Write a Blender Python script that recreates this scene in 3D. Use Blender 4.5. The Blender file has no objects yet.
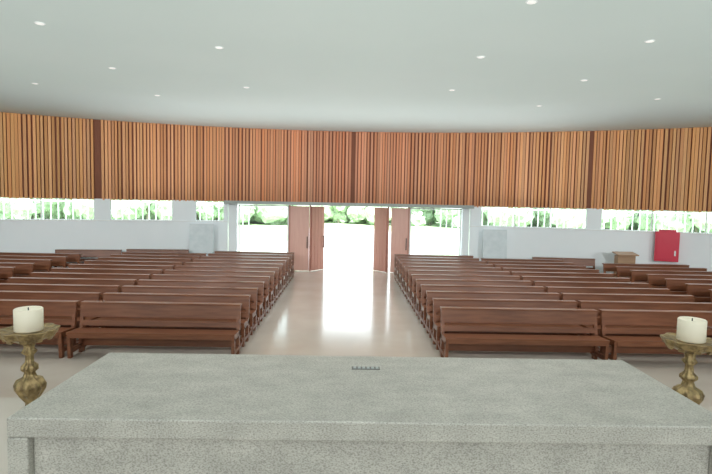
import bpy, bmesh, math, random
from mathutils import Vector, Matrix
random.seed(4)
S=bpy.context.scene
F=520.0; CAMZ=2.76; CY=-3.9; R=24.4; ZC=5.46; ZB=2.66; ZS=1.86; PZ=1.06
sin,cos,pi,rad=math.sin,math.cos,math.pi,math.radians
# ---------- materials ----------
def mat(name,col,rough=0.5,metal=0.0,spec=0.5,noise=None,emit=None,bump=0,stretch=(1,1,1)):
    m=bpy.data.materials.new(name); m.use_nodes=True
    nt=m.node_tree; b=nt.nodes['Principled BSDF']
    b.inputs['Roughness'].default_value=rough; b.inputs['Metallic'].default_value=metal
    b.inputs['Specular IOR Level'].default_value=spec
    b.inputs['Base Color'].default_value=(*col,1)
    if emit:
        b.inputs['Emission Color'].default_value=(*emit[0],1); b.inputs['Emission Strength'].default_value=emit[1]
    if noise:
        sc,c2=noise
        tc=nt.nodes.new('ShaderNodeTexCoord'); mp=nt.nodes.new('ShaderNodeMapping'); mp.inputs['Scale'].default_value=stretch
        n=nt.nodes.new('ShaderNodeTexNoise'); n.inputs['Scale'].default_value=sc; n.inputs['Detail'].default_value=5
        r=nt.nodes.new('ShaderNodeValToRGB'); r.color_ramp.elements[0].position=0.35; r.color_ramp.elements[1].position=0.65
        r.color_ramp.elements[0].color=(*col,1); r.color_ramp.elements[1].color=(*c2,1)
        nt.links.new(tc.outputs['Object'],mp.inputs[0]); nt.links.new(mp.outputs[0],n.inputs['Vector'])
        nt.links.new(n.outputs['Fac'],r.inputs[0]); nt.links.new(r.outputs[0],b.inputs['Base Color'])
        if bump:
            bp=nt.nodes.new('ShaderNodeBump'); bp.inputs['Strength'].default_value=bump; bp.inputs['Distance'].default_value=0.02
            nt.links.new(n.outputs['Fac'],bp.inputs['Height']); nt.links.new(bp.outputs[0],b.inputs['Normal'])
    return m
M_white=mat('white_plaster',(.84,.91,.95),.7,noise=(1.5,(.86,.92,.96)))
M_ceil=mat('ceiling_paint',(.60,.69,.68),.85,noise=(.25,(.63,.715,.705)))
M_floor=mat('polished_floor',(.51,.46,.40),.15,spec=.8,noise=(.8,(.57,.52,.46)))
M_pew=mat('pew_wood',(.145,.050,.022),.38,noise=(3,(.21,.078,.036)),stretch=(.6,6,6))
M_back=mat('dark_wood_backing',(.20,.07,.035),.7)
M_granite=mat('granite',(.5,.5,.45),.4)
M_darkm=mat('dark_metal',(.03,.03,.03),.5)
M_steel=mat('dull_steel',(.12,.12,.11),.5)
M_brass=mat('aged_brass',(.42,.31,.15),.38,metal=.75,noise=(30,(.20,.14,.07)),bump=.6)
M_wax=mat('candle_wax',(.80,.74,.60),.5)
M_frame=mat('white_aluminium',(.8,.84,.85),.4)
M_lint=mat('grey_lintel',(.34,.38,.37),.5)
M_door=mat('door_wood',(.68,.39,.33),.45,noise=(3,(.72,.44,.37)),stretch=(5,5,.5))
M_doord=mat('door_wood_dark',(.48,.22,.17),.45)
M_red=mat('red_enamel',(.62,.02,.06),.35)
M_grass=mat('grass',(.36,.50,.26),.9,noise=(2.5,(.48,.60,.38)))
M_pave=mat('concrete_paving',(.8,.8,.8),.8,noise=(2,(.72,.72,.72)))
M_leaf=mat('foliage',(.40,.52,.36),.9,noise=(3,(.60,.70,.56)))
M_bark=mat('bark',(.36,.31,.27),.9)
M_light=mat('downlight_lens',(.8,.8,.8),.5,emit=((1,1,.97),.4))
M_grey=mat('grey_panel',(.58,.67,.71),.3,noise=(4,(.66,.74,.78)))
M_tan=mat('tan_wood',(.40,.26,.16),.5)
M_fence=mat('fence_paint',(.66,.76,.72),.5)
# granite
def granite():
    nt=M_granite.node_tree; b=nt.nodes['Principled BSDF']
    tc=nt.nodes.new('ShaderNodeTexCoord'); mp=nt.nodes.new('ShaderNodeMapping'); mp.inputs['Scale'].default_value=(1,1.5,1.5)
    n=nt.nodes.new('ShaderNodeTexNoise'); n.inputs['Scale'].default_value=150; n.inputs['Detail'].default_value=2
    r=nt.nodes.new('ShaderNodeValToRGB'); e=r.color_ramp.elements
    e[0].position=.30; e[0].color=(.24,.232,.205,1); e[1].position=.5; e[1].color=(.40,.39,.35,1)
    x=e.new(.70); x.color=(.50,.49,.445,1)
    n2=nt.nodes.new('ShaderNodeTexNoise'); n2.inputs['Scale'].default_value=7; n2.inputs['Detail'].default_value=6
    r2=nt.nodes.new('ShaderNodeValToRGB'); r2.color_ramp.elements[0].color=(.84,.84,.84,1); r2.color_ramp.elements[1].color=(1.08,1.08,1.08,1)
    r2.color_ramp.elements[0].position=.3; r2.color_ramp.elements[1].position=.7
    mx=nt.nodes.new('ShaderNodeMix'); mx.data_type='RGBA'; mx.blend_type='MULTIPLY'; mx.inputs[0].default_value=1
    nt.links.new(tc.outputs['Object'],mp.inputs[0])
    for q in (n,n2): nt.links.new(mp.outputs[0],q.inputs['Vector'])
    nt.links.new(n.outputs['Fac'],r.inputs[0]); nt.links.new(n2.outputs['Fac'],r2.inputs[0])
    nt.links.new(r.outputs[0],mx.inputs[6]); nt.links.new(r2.outputs[0],mx.inputs[7]); nt.links.new(mx.outputs[2],b.inputs['Base Color'])
granite()
# slat material with per-slat colour attribute
M_slat=mat('slat_wood',(.4,.2,.1),.5)
nt=M_slat.node_tree; at=nt.nodes.new('ShaderNodeAttribute'); at.attribute_name='tone'
nt.links.new(at.outputs['Color'],nt.nodes['Principled BSDF'].inputs['Base Color'])
M_glass=bpy.data.materials.new('clear_glass'); M_glass.use_nodes=True
nt=M_glass.node_tree; nt.nodes.clear()
o=nt.nodes.new('ShaderNodeOutputMaterial'); t=nt.nodes.new('ShaderNodeBsdfTransparent'); g=nt.nodes.new('ShaderNodeBsdfGlossy'); g.inputs['Roughness'].default_value=.02
t.inputs[0].default_value=(.96,1,.99,1)
mx=nt.nodes.new('ShaderNodeMixShader'); mx.inputs[0].default_value=.06
nt.links.new(t.outputs[0],mx.inputs[1]); nt.links.new(g.outputs[0],mx.inputs[2]); nt.links.new(mx.outputs[0],o.inputs[0])

# ---------- mesh builder ----------
class MB:
    def __init__(s): s.v=[];s.f=[];s.m=[];s.mats=[];s.c=[]
    def mi(s,m):
        if m not in s.mats: s.mats.append(m)
        return s.mats.index(m)
    def hexa(s,p,m,c=None):
        b=len(s.v); s.v+=[tuple(q) for q in p]; k=s.mi(m)
        for f in ((3,2,1,0),(4,5,6,7),(0,1,5,4),(1,2,6,5),(2,3,7,6),(3,0,4,7)):
            s.f.append(tuple(b+i for i in f)); s.m.append(k); s.c.append(c)
    def box(s,x0,x1,y0,y1,z0,z1,m,M=None,c=None):
        p=[Vector(q) for q in ((x0,y0,z0),(x1,y0,z0),(x1,y1,z0),(x0,y1,z0),(x0,y0,z1),(x1,y0,z1),(x1,y1,z1),(x0,y1,z1))]
        if M: p=[M@q for q in p]
        s.hexa(p,m,c)
    def prism(s,prof,x0,x1,m): # profile in (y,z), ccw
        b=len(s.v);n=len(prof);k=s.mi(m)
        s.v+=[(x0,y,z) for y,z in prof]+[(x1,y,z) for y,z in prof]
        s.f.append(tuple(b+i for i in range(n)));s.f.append(tuple(b+n+i for i in reversed(range(n))));s.m+=[k,k];s.c+=[None,None]
        for i in range(n):
            j=(i+1)%n; s.f.append((b+i,b+n+i,b+n+j,b+j)); s.m.append(k); s.c.append(None)
    def lathe(s,prof,cx,cy,cz,m,seg=32,mod=None,cap=True):
        b=len(s.v);k=s.mi(m);n=len(prof)
        for (r,z) in prof:
            for i in range(seg):
                a=2*pi*i/seg; rr=r*(mod(a,z) if mod else 1)
                s.v.append((cx+rr*cos(a),cy+rr*sin(a),cz+z))
        for j in range(n-1):
            for i in range(seg):
                i2=(i+1)%seg
                s.f.append((b+j*seg+i,b+j*seg+i2,b+(j+1)*seg+i2,b+(j+1)*seg+i));s.m.append(k);s.c.append(None)
        if cap:
            s.f.append(tuple(b+i for i in reversed(range(seg))));s.f.append(tuple(b+(n-1)*seg+i for i in range(seg)));s.m+=[k,k];s.c+=[None,None]
    def arc(s,r0,r1,a0,a1,z0,z1,m,step=rad(1.0)):
        n=max(1,int(math.ceil(abs(a1-a0)/step)))
        for i in range(n):
            A=a0+(a1-a0)*i/n; B=a0+(a1-a0)*(i+1)/n
            P=lambda r,a,z:(r*sin(a),CY+r*cos(a),z)
            s.hexa([P(r0,A,z0),P(r0,B,z0),P(r1,B,z0),P(r1,A,z0),P(r0,A,z1),P(r0,B,z1),P(r1,B,z1),P(r1,A,z1)],m)
    def mesh(s,name):
        me=bpy.data.meshes.new(name); me.from_pydata(s.v,[],s.f)
        for m in s.mats: me.materials.append(m)
        me.polygons.foreach_set('material_index',s.m)
        if any(c for c in s.c):
            ca=me.color_attributes.new('tone','FLOAT_COLOR','CORNER')
            for p in me.polygons:
                for li in p.loop_indices: ca.data[li].color=(*(s.c[p.index] or (.3,.1,.05)),1)
        me.update()
        bm=bmesh.new();bm.from_mesh(me);bmesh.ops.recalc_face_normals(bm,faces=bm.faces);bm.to_mesh(me);bm.free()
        return me
    def obj(s,name,loc=(0,0,0),smooth=False,bevel=0,parent=None):
        me=s.mesh(name)
        if smooth:
            for p in me.polygons: p.use_smooth=True
        return add(name,me,loc,bevel,parent)
def add(name,me,loc=(0,0,0),bevel=0,parent=None,rotz=0):
    ob=bpy.data.objects.new(name,me); ob.location=loc; ob.rotation_euler[2]=rotz
    S.collection.objects.link(ob)
    if bevel:
        b=ob.modifiers.new('bevel','BEVEL');b.width=bevel;b.segments=2;b.limit_method='ANGLE'
    if parent: ob.parent=parent
    return ob
def pxang(px):
    t=(px-347)/F; A=1+t*t; B=-2*CY; C=CY*CY-R*R
    Y=(-B+math.sqrt(B*B-4*A*C))/(2*A); return math.atan2(t*Y,Y-CY)
# ---------- shell ----------
m=MB(); m.lathe([(25.0,-.15),(25.0,0)],0,CY,0,M_floor,96); m.obj('floor')
m=MB(); m.lathe([(25.0,0),(25.0,.3)],0,CY,ZC,M_ceil,96); m.obj('ceiling')
aL=pxang(228); aR=pxang(470); E=rad(89)
m=MB(); m.arc(R,R+.25,-E,aL,0,ZS,M_white); m.arc(R-.03,R+.3,-E,aL,ZS,ZS+.03,M_frame)
pl=[(pxang(196),pxang(173)),(pxang(112),pxang(96))]+[(rad(-a+.8),rad(-a-.8)) for a in (38,54,70,86)]
pr=[(pxang(470),pxang(481)),(pxang(588),pxang(603))]+[(rad(a-.8),rad(a+.8)) for a in (38,54,70,86)]
for a,b in pl: m.arc(R,R+.25,b,a,ZS,ZB,M_white)
m.arc(R,R+.25,aL-rad(.35),aL,ZS,ZB,M_white)
m.obj('wall_left')
m=MB(); m.arc(R,R+.25,aR,E,0,ZS,M_white); m.arc(R-.03,R+.3,aR,E,ZS,ZS+.03,M_frame)
for a,b in pr: m.arc(R,R+.25,a,b,ZS,ZB,M_white)
m.obj('wall_right')
m=MB(); m.arc(R+.06,R+.4,-E,E,ZB,ZC,M_back); m.obj('wall_front')
m=MB(); m.box(-24.9,24.9,CY-.4,CY-.0,0,ZC,M_white); m.obj('wall_back')
# windows
def window(i,a0,a1):
    m=MB(); z0=ZS+.03; z1=ZB
    m.arc(R+.08,R+.14,a0,a1,z0,z0+.03,M_frame); m.arc(R+.08,R+.14,a0,a1,z1-.03,z1,M_frame)
    n=max(1,round((a1-a0)*R/1.5))
    for k in range(n+1):
        a=a0+(a1-a0)*k/n; w=.018/R
        m.arc(R+.08,R+.14,a-w,a+w,z0,z1,M_frame)
    m.arc(R+.105,R+.112,a0,a1,z0,z1,M_glass)
    m.obj('window_%d'%i)
k=1
seq=[(pl[0][0],aL-rad(.35))]+[(pl[j+1][0],pl[j][1]) for j in range(5)]
for a,b in seq: window(k,a,b);k+=1
seq=[(pr[j][1],pr[j+1][0]) for j in range(5)]
for a,b in seq: window(k,a,b);k+=1
# slats
m=MB(); a=-E; gaps=[pxang(101),pxang(351),pxang(589)]
while a<E:
    w=random.uniform(.07,.095); d=random.uniform(.055,.09)
    aw=w/R
    if not any(abs(a-g)<.09/R for g in gaps):
        v=random.uniform(.80,1.14); warm=random.random()
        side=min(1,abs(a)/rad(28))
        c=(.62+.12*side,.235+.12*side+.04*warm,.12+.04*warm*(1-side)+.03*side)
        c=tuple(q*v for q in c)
        A,B=a-aw/2,a+aw/2; tw=random.uniform(-.02,.02)
        P=lambda r,t,z:(r*sin(t),CY+r*cos(t),z)
        r0=R+.07-d; z0=ZB-random.uniform(0,.05); z1=ZC-.003
        m.hexa([P(r0+tw,A,z0),P(r0-tw,B,z0),P(R+.059,B,z0),P(R+.059,A,z0),P(r0+tw,A,z1),P(r0-tw,B,z1),P(R+.059,B,z1),P(R+.059,A,z1)],M_slat,c)
    a+=random.choice((.10,.11,.12,.14))/R
m.obj('wood_slat_cladding')
# ---------- entrance ----------
YD=20.15
xl=R*sin(aL); xr=R*sin(aR)
m=MB(); m.box(xl-.05,xr+.05,19.62,20.5,ZB-.10,ZB+.02,M_lint); m.obj('trim_1')
def door(i,x0,x1,dark,ang=0):
    # hinged flush timber leaf with frame battens and pull handle
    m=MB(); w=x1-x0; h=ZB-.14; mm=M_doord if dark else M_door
    m.box(0,w,-.02,.02,.01,h,mm)
    n=4
    for q in range(n): # vertical boards
        m.box(.006+q*w/n,(q+1)*w/n-.006,-.028,.028,.03,h-.02,mm)
    m.box(w-.08,w-.05,-.1,-.07,.9,1.35,M_darkm); m.box(w-.08,w-.05,-.1,0,.9,.93,M_darkm); m.box(w-.08,w-.05,-.1,0,1.32,1.35,M_darkm)
    add('door_%d'%i,m.mesh('door'),(x0,YD,0),.004,rotz=ang)
X=lambda px:(px-347)/F*YD
door(1,X(290),X(309),False)
door(2,X(311),X(311)+.75,True,rad(52))
door(3,X(391),X(408),False)
door(4,X(387),X(387)+.75,True,rad(128))
m=MB()
m.box(X(229),X(229)+.32,YD-.1,YD+.15,0,ZB-.10,M_white)
m.box(X(469)-.26,X(469)+.0,YD-.1,YD+.15,0,ZB-.10,M_white)
for px in (289.5,310,388,408.5): m.box(X(px)-.03,X(px)+.03,YD-.05,YD+.05,0,ZB-.10,M_doord)
m.obj('trim_2')
for i,(p,q) in enumerate(((238,289),(409,462))):
    m=MB(); x0,x1=X(p)+.02,X(q)-.02
    m.box(x0,x1,YD+.02,YD+.03,.06,ZB-.16,M_glass)
    for a,b in ((x0,x0+.05),(x1-.05,x1)): m.box(a,b,YD,YD+.05,0,ZB-.12,M_frame)
    m.box(x0,x1,YD,YD+.05,0,.06,M_frame); m.box(x0,x1,YD,YD+.05,ZB-.17,ZB-.12,M_frame)
    m.obj('window_%d'%(20+i))
# ---------- platform with steps ----------
m=MB(); m.box(-9,9,CY+.02,4.3,0,PZ,M_floor)
for i in range(1,6):
    z=PZ-i*PZ/6; y=4.3+.35*i
    m.box(-9-.35*i,9+.35*i,CY+.02,y,0,z,M_floor)
m.obj('sanctuary_platform')
# ---------- altar ----------
m=MB(); x0,x1,y0,y1=-1.135,1.36,1.72,2.48; zt=CAMZ-.75; T=.07
m.box(x0,x1,y0,y1,zt-T,zt,M_granite)
m.box(x0,x0+T,y0,y1,PZ,zt-T,M_granite); m.box(x1-T,x1,y0,y1,PZ,zt-T,M_granite)
m.box(x0+T,x1-T,y0+.03,y1-.03,PZ,zt-T,M_granite)
m.obj('granite_altar',bevel=.006)
m=MB(); m.box(-.063,.063,-.018,.018,0,.003,M_steel)
for i in range(6): m.box(-.055+i*.02,-.043+i*.02,-.012,.012,.003,.005,M_lint)
m.obj('altar_socket_plate',(.095,2.29,zt))
# ---------- candle stands ----------
def stand(x,y):
    e=bpy.data.objects.new('brass_candle_stand',None); S.collection.objects.link(e); e.location=(x,y,PZ)
    H=CAMZ-.675-PZ-.012
    prof=[(.10,.05),(.10,.07),(.06,.09),(.04,.13),(.03,.2),(.055,.27),(.06,.31),(.035,.36),(.024,.42),(.024,.52),(.04,.56),(.03,.59),(.028,.62),(.06,.655),(.085,.69),(.09,.715),(.075,.74),(.04,.755),(.03,.78),(.05,.795),(.05,.81),(.026,.83),(.022,.865),(.045,.885),(.028,.905),(.035,.925),(.06,.945)]
    prof=[(r*.78,z*H/1.0) for r,z in prof]
    m=MB(); m.lathe(prof,0,0,0,M_brass,48,mod=lambda a,z:1+.10*cos(8*a+z*14)); m.obj('stem',smooth=True,parent=e)
    zz=prof[-1][1]
    m=MB(); m.lathe([(.045,zz-.012),(.09,zz+.008),(.120,zz+.022),(.132,H-.008),(.137,H),(.128,H+.002),(.10,H-.008),(.06,H-.008),(.001,H-.008)],0,0,0,M_brass,64,mod=lambda a,z:1+.05*cos(10*a)*(1 if z>H-.04 else 0))
    for i in range(10): # hanging acanthus leaves round the dish
        a=2*pi*i/10; Mx=Matrix.Rotation(a,4,'Z')@Matrix.Translation((.112,0,H-.03))@Matrix.Rotation(rad(25),4,'Y')
        m.box(-.006,.008,-.016,.016,-.022,.02,M_brass,Mx)
    m.obj('dish',parent=e,bevel=.003)
    m=MB()
    for i in range(3):
        a=2*pi*i/3+.5; Mx=Matrix.Rotation(a,4,'Z')
        p=[(.03,.12),(.03,.06),(.10,.0),(.17,.0),(.17,.03),(.12,.05),(.07,.10)]
        b=len(m.v)
        n=len(p);k=m.mi(M_brass)
        for yy in(-.018,.018): m.v+=[tuple(Mx@Vector((q[0],yy,q[1]))) for q in p]
        m.f.append(tuple(b+i2 for i2 in range(n)));m.f.append(tuple(b+n+i2 for i2 in reversed(range(n))));m.m+=[k,k];m.c+=[None,None]
        for q in range(n):
            r=(q+1)%n;m.f.append((b+q,b+n+q,b+n+r,b+r));m.m.append(k);m.c.append(None)
    m.obj('feet',parent=e,bevel=.004)
    m=MB(); m.lathe([(.063,0),(.066,.004),(.066,.110),(.062,.115),(.054,.112),(.03,.104),(.001,.102)],0,0,0,M_wax,40)
    m.lathe([(.003,.102),(.003,.118),(.001,.12)],0,0,0,M_darkm,8)
    m.obj('pillar_candle',(x,y,PZ+H-.007),smooth=True)
stand(-1.62,2.65); stand(1.81,2.65)
# ---------- pews ----------
def pewmesh(L):
    m=MB(); h=L/2
    for xx in (-h,h-.055):
        t=.055
        m.prism([(-.42,0),(-.34,0),(-.35,.38),(-.43,.38)],xx,xx+t,M_pew)      # front leg
        m.prism([(-.05,0),(.06,0),(.045,.40),(-.04,.40)],xx,xx+t,M_pew)        # rear leg
        m.prism([(-.43,.34),(.05,.34),(.05,.42),(-.43,.42)],xx,xx+t,M_pew)    # seat bearer
        m.prism([(-.02,.40),(.05,.40),(.125,.86),(.07,.87)],xx,xx+t,M_pew)     # back post
        m.prism([(-.36,.09),(-.04,.09),(-.04,.15),(-.36,.15)],xx,xx+t,M_pew)  # stretcher
        m.prism([(.05,.05),(.34,.13),(.34,.17),(.05,.12)],xx,xx+t,M_pew)      # kneeler arm
    g=.004
    m.prism([(-.45,.42),(-.03,.405),(-.03,.435),(-.45,.455)],-h-g,h+g,M_pew)   # seat
    m.prism([(-.45,.36),(-.42,.36),(-.42,.42),(-.45,.42)],-h+.05,h-.05,M_pew)  # seat apron
    m.prism([(.025,.62),(.055,.62),(.09,.85),(.06,.85)],-h-g,h+g,M_pew)         # upper back plank
    m.prism([(-.002,.47),(.03,.47),(.045,.56),(.013,.56)],-h-g,h+g,M_pew)         # lower back plank
    m.prism([(.04,.85),(.19,.85),(.19,.875),(.04,.875)],-h-g,h+g,M_pew)         # top book ledge
    m.prism([(-.03,.12),(.0,.12),(.0,.26),(-.03,.26)],-h+.05,h-.05,M_pew)      # back rail
    m.prism([(.22,.17),(.35,.17),(.35,.20),(.22,.20)],-h,h,M_pew)             # kneeler
    return m.mesh('church_pew')
P1=pewmesh(2.82); P2=pewmesh(2.15)
def pew(x,y,me=P1,rz=0): add('church_pew',me,(x,y,0),rotz=rz)
N=12; y0=9.15; dy=.845
for r in range(N):
    y=y0+dy*r
    for sx,off in ((-1,1.86),(1,1.70)):
        pew(sx*(off+1.43),y)
        if r<11: pew(sx*(off+4.34),y)
        if 0<r<10: pew(sx*(off+8.15),y)
pew(-9.0,18.15,P2,rad(8)); pew(-6.8,18.7,P2,rad(6)); pew(7.75,18.3,P2,rad(-6))
# ---------- small objects at the rear ----------
def atpx(px,r):
    t=(px-347)/F; A=1+t*t; B=-2*CY; C=CY*CY-r*r
    Y=(-B+math.sqrt(B*B-4*A*C))/(2*A); return t*Y,Y
# fire hose cabinet mounted on wall
x,y=atpx(671,R-.17); th=-math.atan2(x,y-CY)
m=MB(); m.box(-.36,.36,-.11,.11,0,1.02,M_red); m.box(-.31,.31,-.125,-.11,.05,.97,M_red); m.box(.22,.27,-.15,-.125,.2,.38,M_frame); m.box(-.15,.15,-.13,-.12,.6,.85,M_red)
m.box(-.26,.26,-.1,.1,1.02,1.09,M_red)
ob=m.obj('fire_hose_cabinet',(x,y,.90),bevel=.01); ob.rotation_euler[2]=th
# lectern
x,y=atpx(629,R-.9)
m=MB(); m.box(-.28,.28,-.2,.2,0,.05,M_tan); m.box(-.30,.30,-.13,.13,.05,1.08,M_tan)
m.box(-.36,.36,-.24,.2,0,.035,M_tan,Matrix.Translation((0,0,1.13))@Matrix.Rotation(rad(10),4,'X'))
m.obj('wooden_lectern',(x,y,0),bevel=.006)
# grey display boards
for px in (201,497):
    x,y=atpx(px,R-.6)
    m=MB(); m.box(-.45,.45,-.02,.02,.7,1.8,M_grey,Matrix.Rotation(rad(-6),4,'X'))
    for q in (-.45,.41):
        m.box(q,q+.04,-.02,.02,0,.75,M_lint,Matrix.Rotation(rad(-6),4,'X')); m.box(q,q+.04,-.25,.3,0,.04,M_lint)
    m.obj('display_board',(x,y,0))
# ---------- ceiling downlights ----------
pts=[(50,28),(222,50),(527,5),(645,42),(581,80),(478,58),(118,70),(161,96),(43,85),(450,90),(248,88),(537,105),(655,98)]
lamps=[]
for px,py in pts:
    hz=201+.02*(px-347); Y=(ZC-CAMZ)*F/max(20,hz-py-2); Xx=(px-347-.02*(hz-py))/F*Y
    lamps.append((Xx,Y))
for Xx,Y in lamps:
    m=MB(); m.lathe([(.075,-.008),(.08,0)],0,0,0,M_frame,24); m.lathe([(.055,-.012),(.055,-.007)],0,0,0,M_light,24)
    m.obj('recessed_downlight',(Xx,Y,ZC))
# ---------- exterior ----------
m=MB(); m.lathe([(160,-.4),(160,-.16)],0,CY,0,M_grass,64); m.obj('ground')
m=MB(); m.box(-4.2,4.2,20.75,54,-.16,-.10,M_pave); m.arc(25.1,29,-E,E,-.16,-.11,M_pave); m.obj('paved_path')
m=MB(); RF=33
for s0,s1 in ((-80,-9),(9,80)):
    a=rad(s0)
    while a<rad(s1):
        m.box(-.02,.02,-.02,.02,-.16,2.6,M_fence,Matrix.Translation((RF*sin(a),CY+RF*cos(a),0))); a+=.32/RF
    for z in (.1,2.45): m.arc(RF-.02,RF+.02,rad(s0),rad(s1),z,z+.05,M_fence)
m.obj('perimeter_fence')
def tree(x,y,h,r):
    m=MB(); m.lathe([(.16,0),(.12,h*.4),(.06,h*.6)],0,0,0,M_bark,8)
    bm=bmesh.new()
    for k in range(11):
        c=Vector((random.uniform(-r,r)*.8,random.uniform(-r,r)*.8,h*random.uniform(.16,.85)))
        bmesh.ops.create_icosphere(bm,subdivisions=3,radius=r*random.uniform(.45,.7),matrix=Matrix.Translation(c))
    for v in bm.verts: v.co+=Vector([random.uniform(-.12,.12)*r for _ in range(3)])
    b=len(m.v); bm.verts.ensure_lookup_table(); kk=m.mi(M_leaf)
    m.v+=[tuple(v.co) for v in bm.verts]
    for f in bm.faces: m.f.append(tuple(b+v.index for v in f.verts));m.m.append(kk);m.c.append(None)
    bm.free(); return m.mesh('tree')
tm=[tree(0,0,random.uniform(5,7),random.uniform(2.2,3)) for _ in range(4)]
for i in range(76):
    a=rad(-62+124*i/75+random.uniform(-.7,.7)); r=random.uniform(64,78)
    add('tree',random.choice(tm),(r*sin(a),CY+r*cos(a),-.16),rotz=random.uniform(0,6))
# ---------- lights ----------
def light(name,kind,loc,rot,energy,color=(1,1,1),**k):
    l=bpy.data.lights.new(name,kind); l.energy=energy; l.color=color
    for a,b in k.items(): setattr(l,a,b)
    o=bpy.data.objects.new(name,l); o.location=loc; o.rotation_euler=rot; S.collection.objects.link(o); return o
light('sun','SUN',(0,0,30),(rad(35),0,rad(15)),9.0,(1,.98,.97),angle=rad(1))
light('ceiling_fill','AREA',(0,7.5,2.82),(pi,0,0),430,(.98,1,.99),shape='RECTANGLE',size=22,size_y=14)  # added fill without a fixture, unseen from below, brightens ceiling and slats
light('ceiling_fill','AREA',(0,16.9,2.82),(pi,0,0),190,(.98,1,.99),shape='RECTANGLE',size=15,size_y=4.2)  # second added fill, lifts the ceiling near the entrance wall
for Xx,Y in lamps+[(0,3),(-4,3),(4,3),(0,-1.5),(-9,13),(9,13),(0,14)]:
    light('downlight_lamp','SPOT',(Xx,Y,ZC-.03),(0,0,0),165,(1,.98,.95),spot_size=rad(150),spot_blend=1,shadow_soft_size=.3)
for x,tx in ((-12,-13),(-6,-6.5),(0,0),(6,6.5),(12,13)): # added fill spots, unseen behind the camera, brightening the entrance wall
    d=Vector((tx-x,math.sqrt(R*R-tx*tx)+CY+3.2,3.2-4.6)); q=d.to_track_quat('-Z','Y').to_euler()
    light('entrance_wall_fill','SPOT',(x,-3.2,4.6),q,2900,(1,.98,.95),spot_size=rad(44),spot_blend=.9,shadow_soft_size=.3)
light('rear_fill','AREA',(0,CY+.3,3.6),(rad(90),0,0),330,(.97,1,1),shape='RECTANGLE',size=16,size_y=3)  # added fill panel behind the camera, no window in the back wall
w=bpy.data.worlds.new('sky'); S.world=w; w.use_nodes=True
w.node_tree.nodes['Background'].inputs[0].default_value=(.88,.96,1,1); w.node_tree.nodes['Background'].inputs[1].default_value=3.8
# ---------- camera ----------
cd=bpy.data.cameras.new('camera'); cd.sensor_width=36; cd.lens=F/712*36; cd.clip_end=500
co=bpy.data.objects.new('camera',cd); S.collection.objects.link(co); S.camera=co
yaw=math.atan(9/F); p=math.atan(36/F); ro=.02
f=Vector((sin(yaw)*cos(p),cos(yaw)*cos(p),-sin(p))); r0=Vector((cos(yaw),-sin(yaw),0)); u0=r0.cross(f)
r=r0*cos(ro)+u0*sin(ro); u=u0*cos(ro)-r0*sin(ro)
co.matrix_world=Matrix(((r.x,u.x,-f.x,0),(r.y,u.y,-f.y,0),(r.z,u.z,-f.z,CAMZ),(0,0,0,1)))
S.view_settings.view_transform='Standard'; S.view_settings.look='None'; S.view_settings.exposure=0
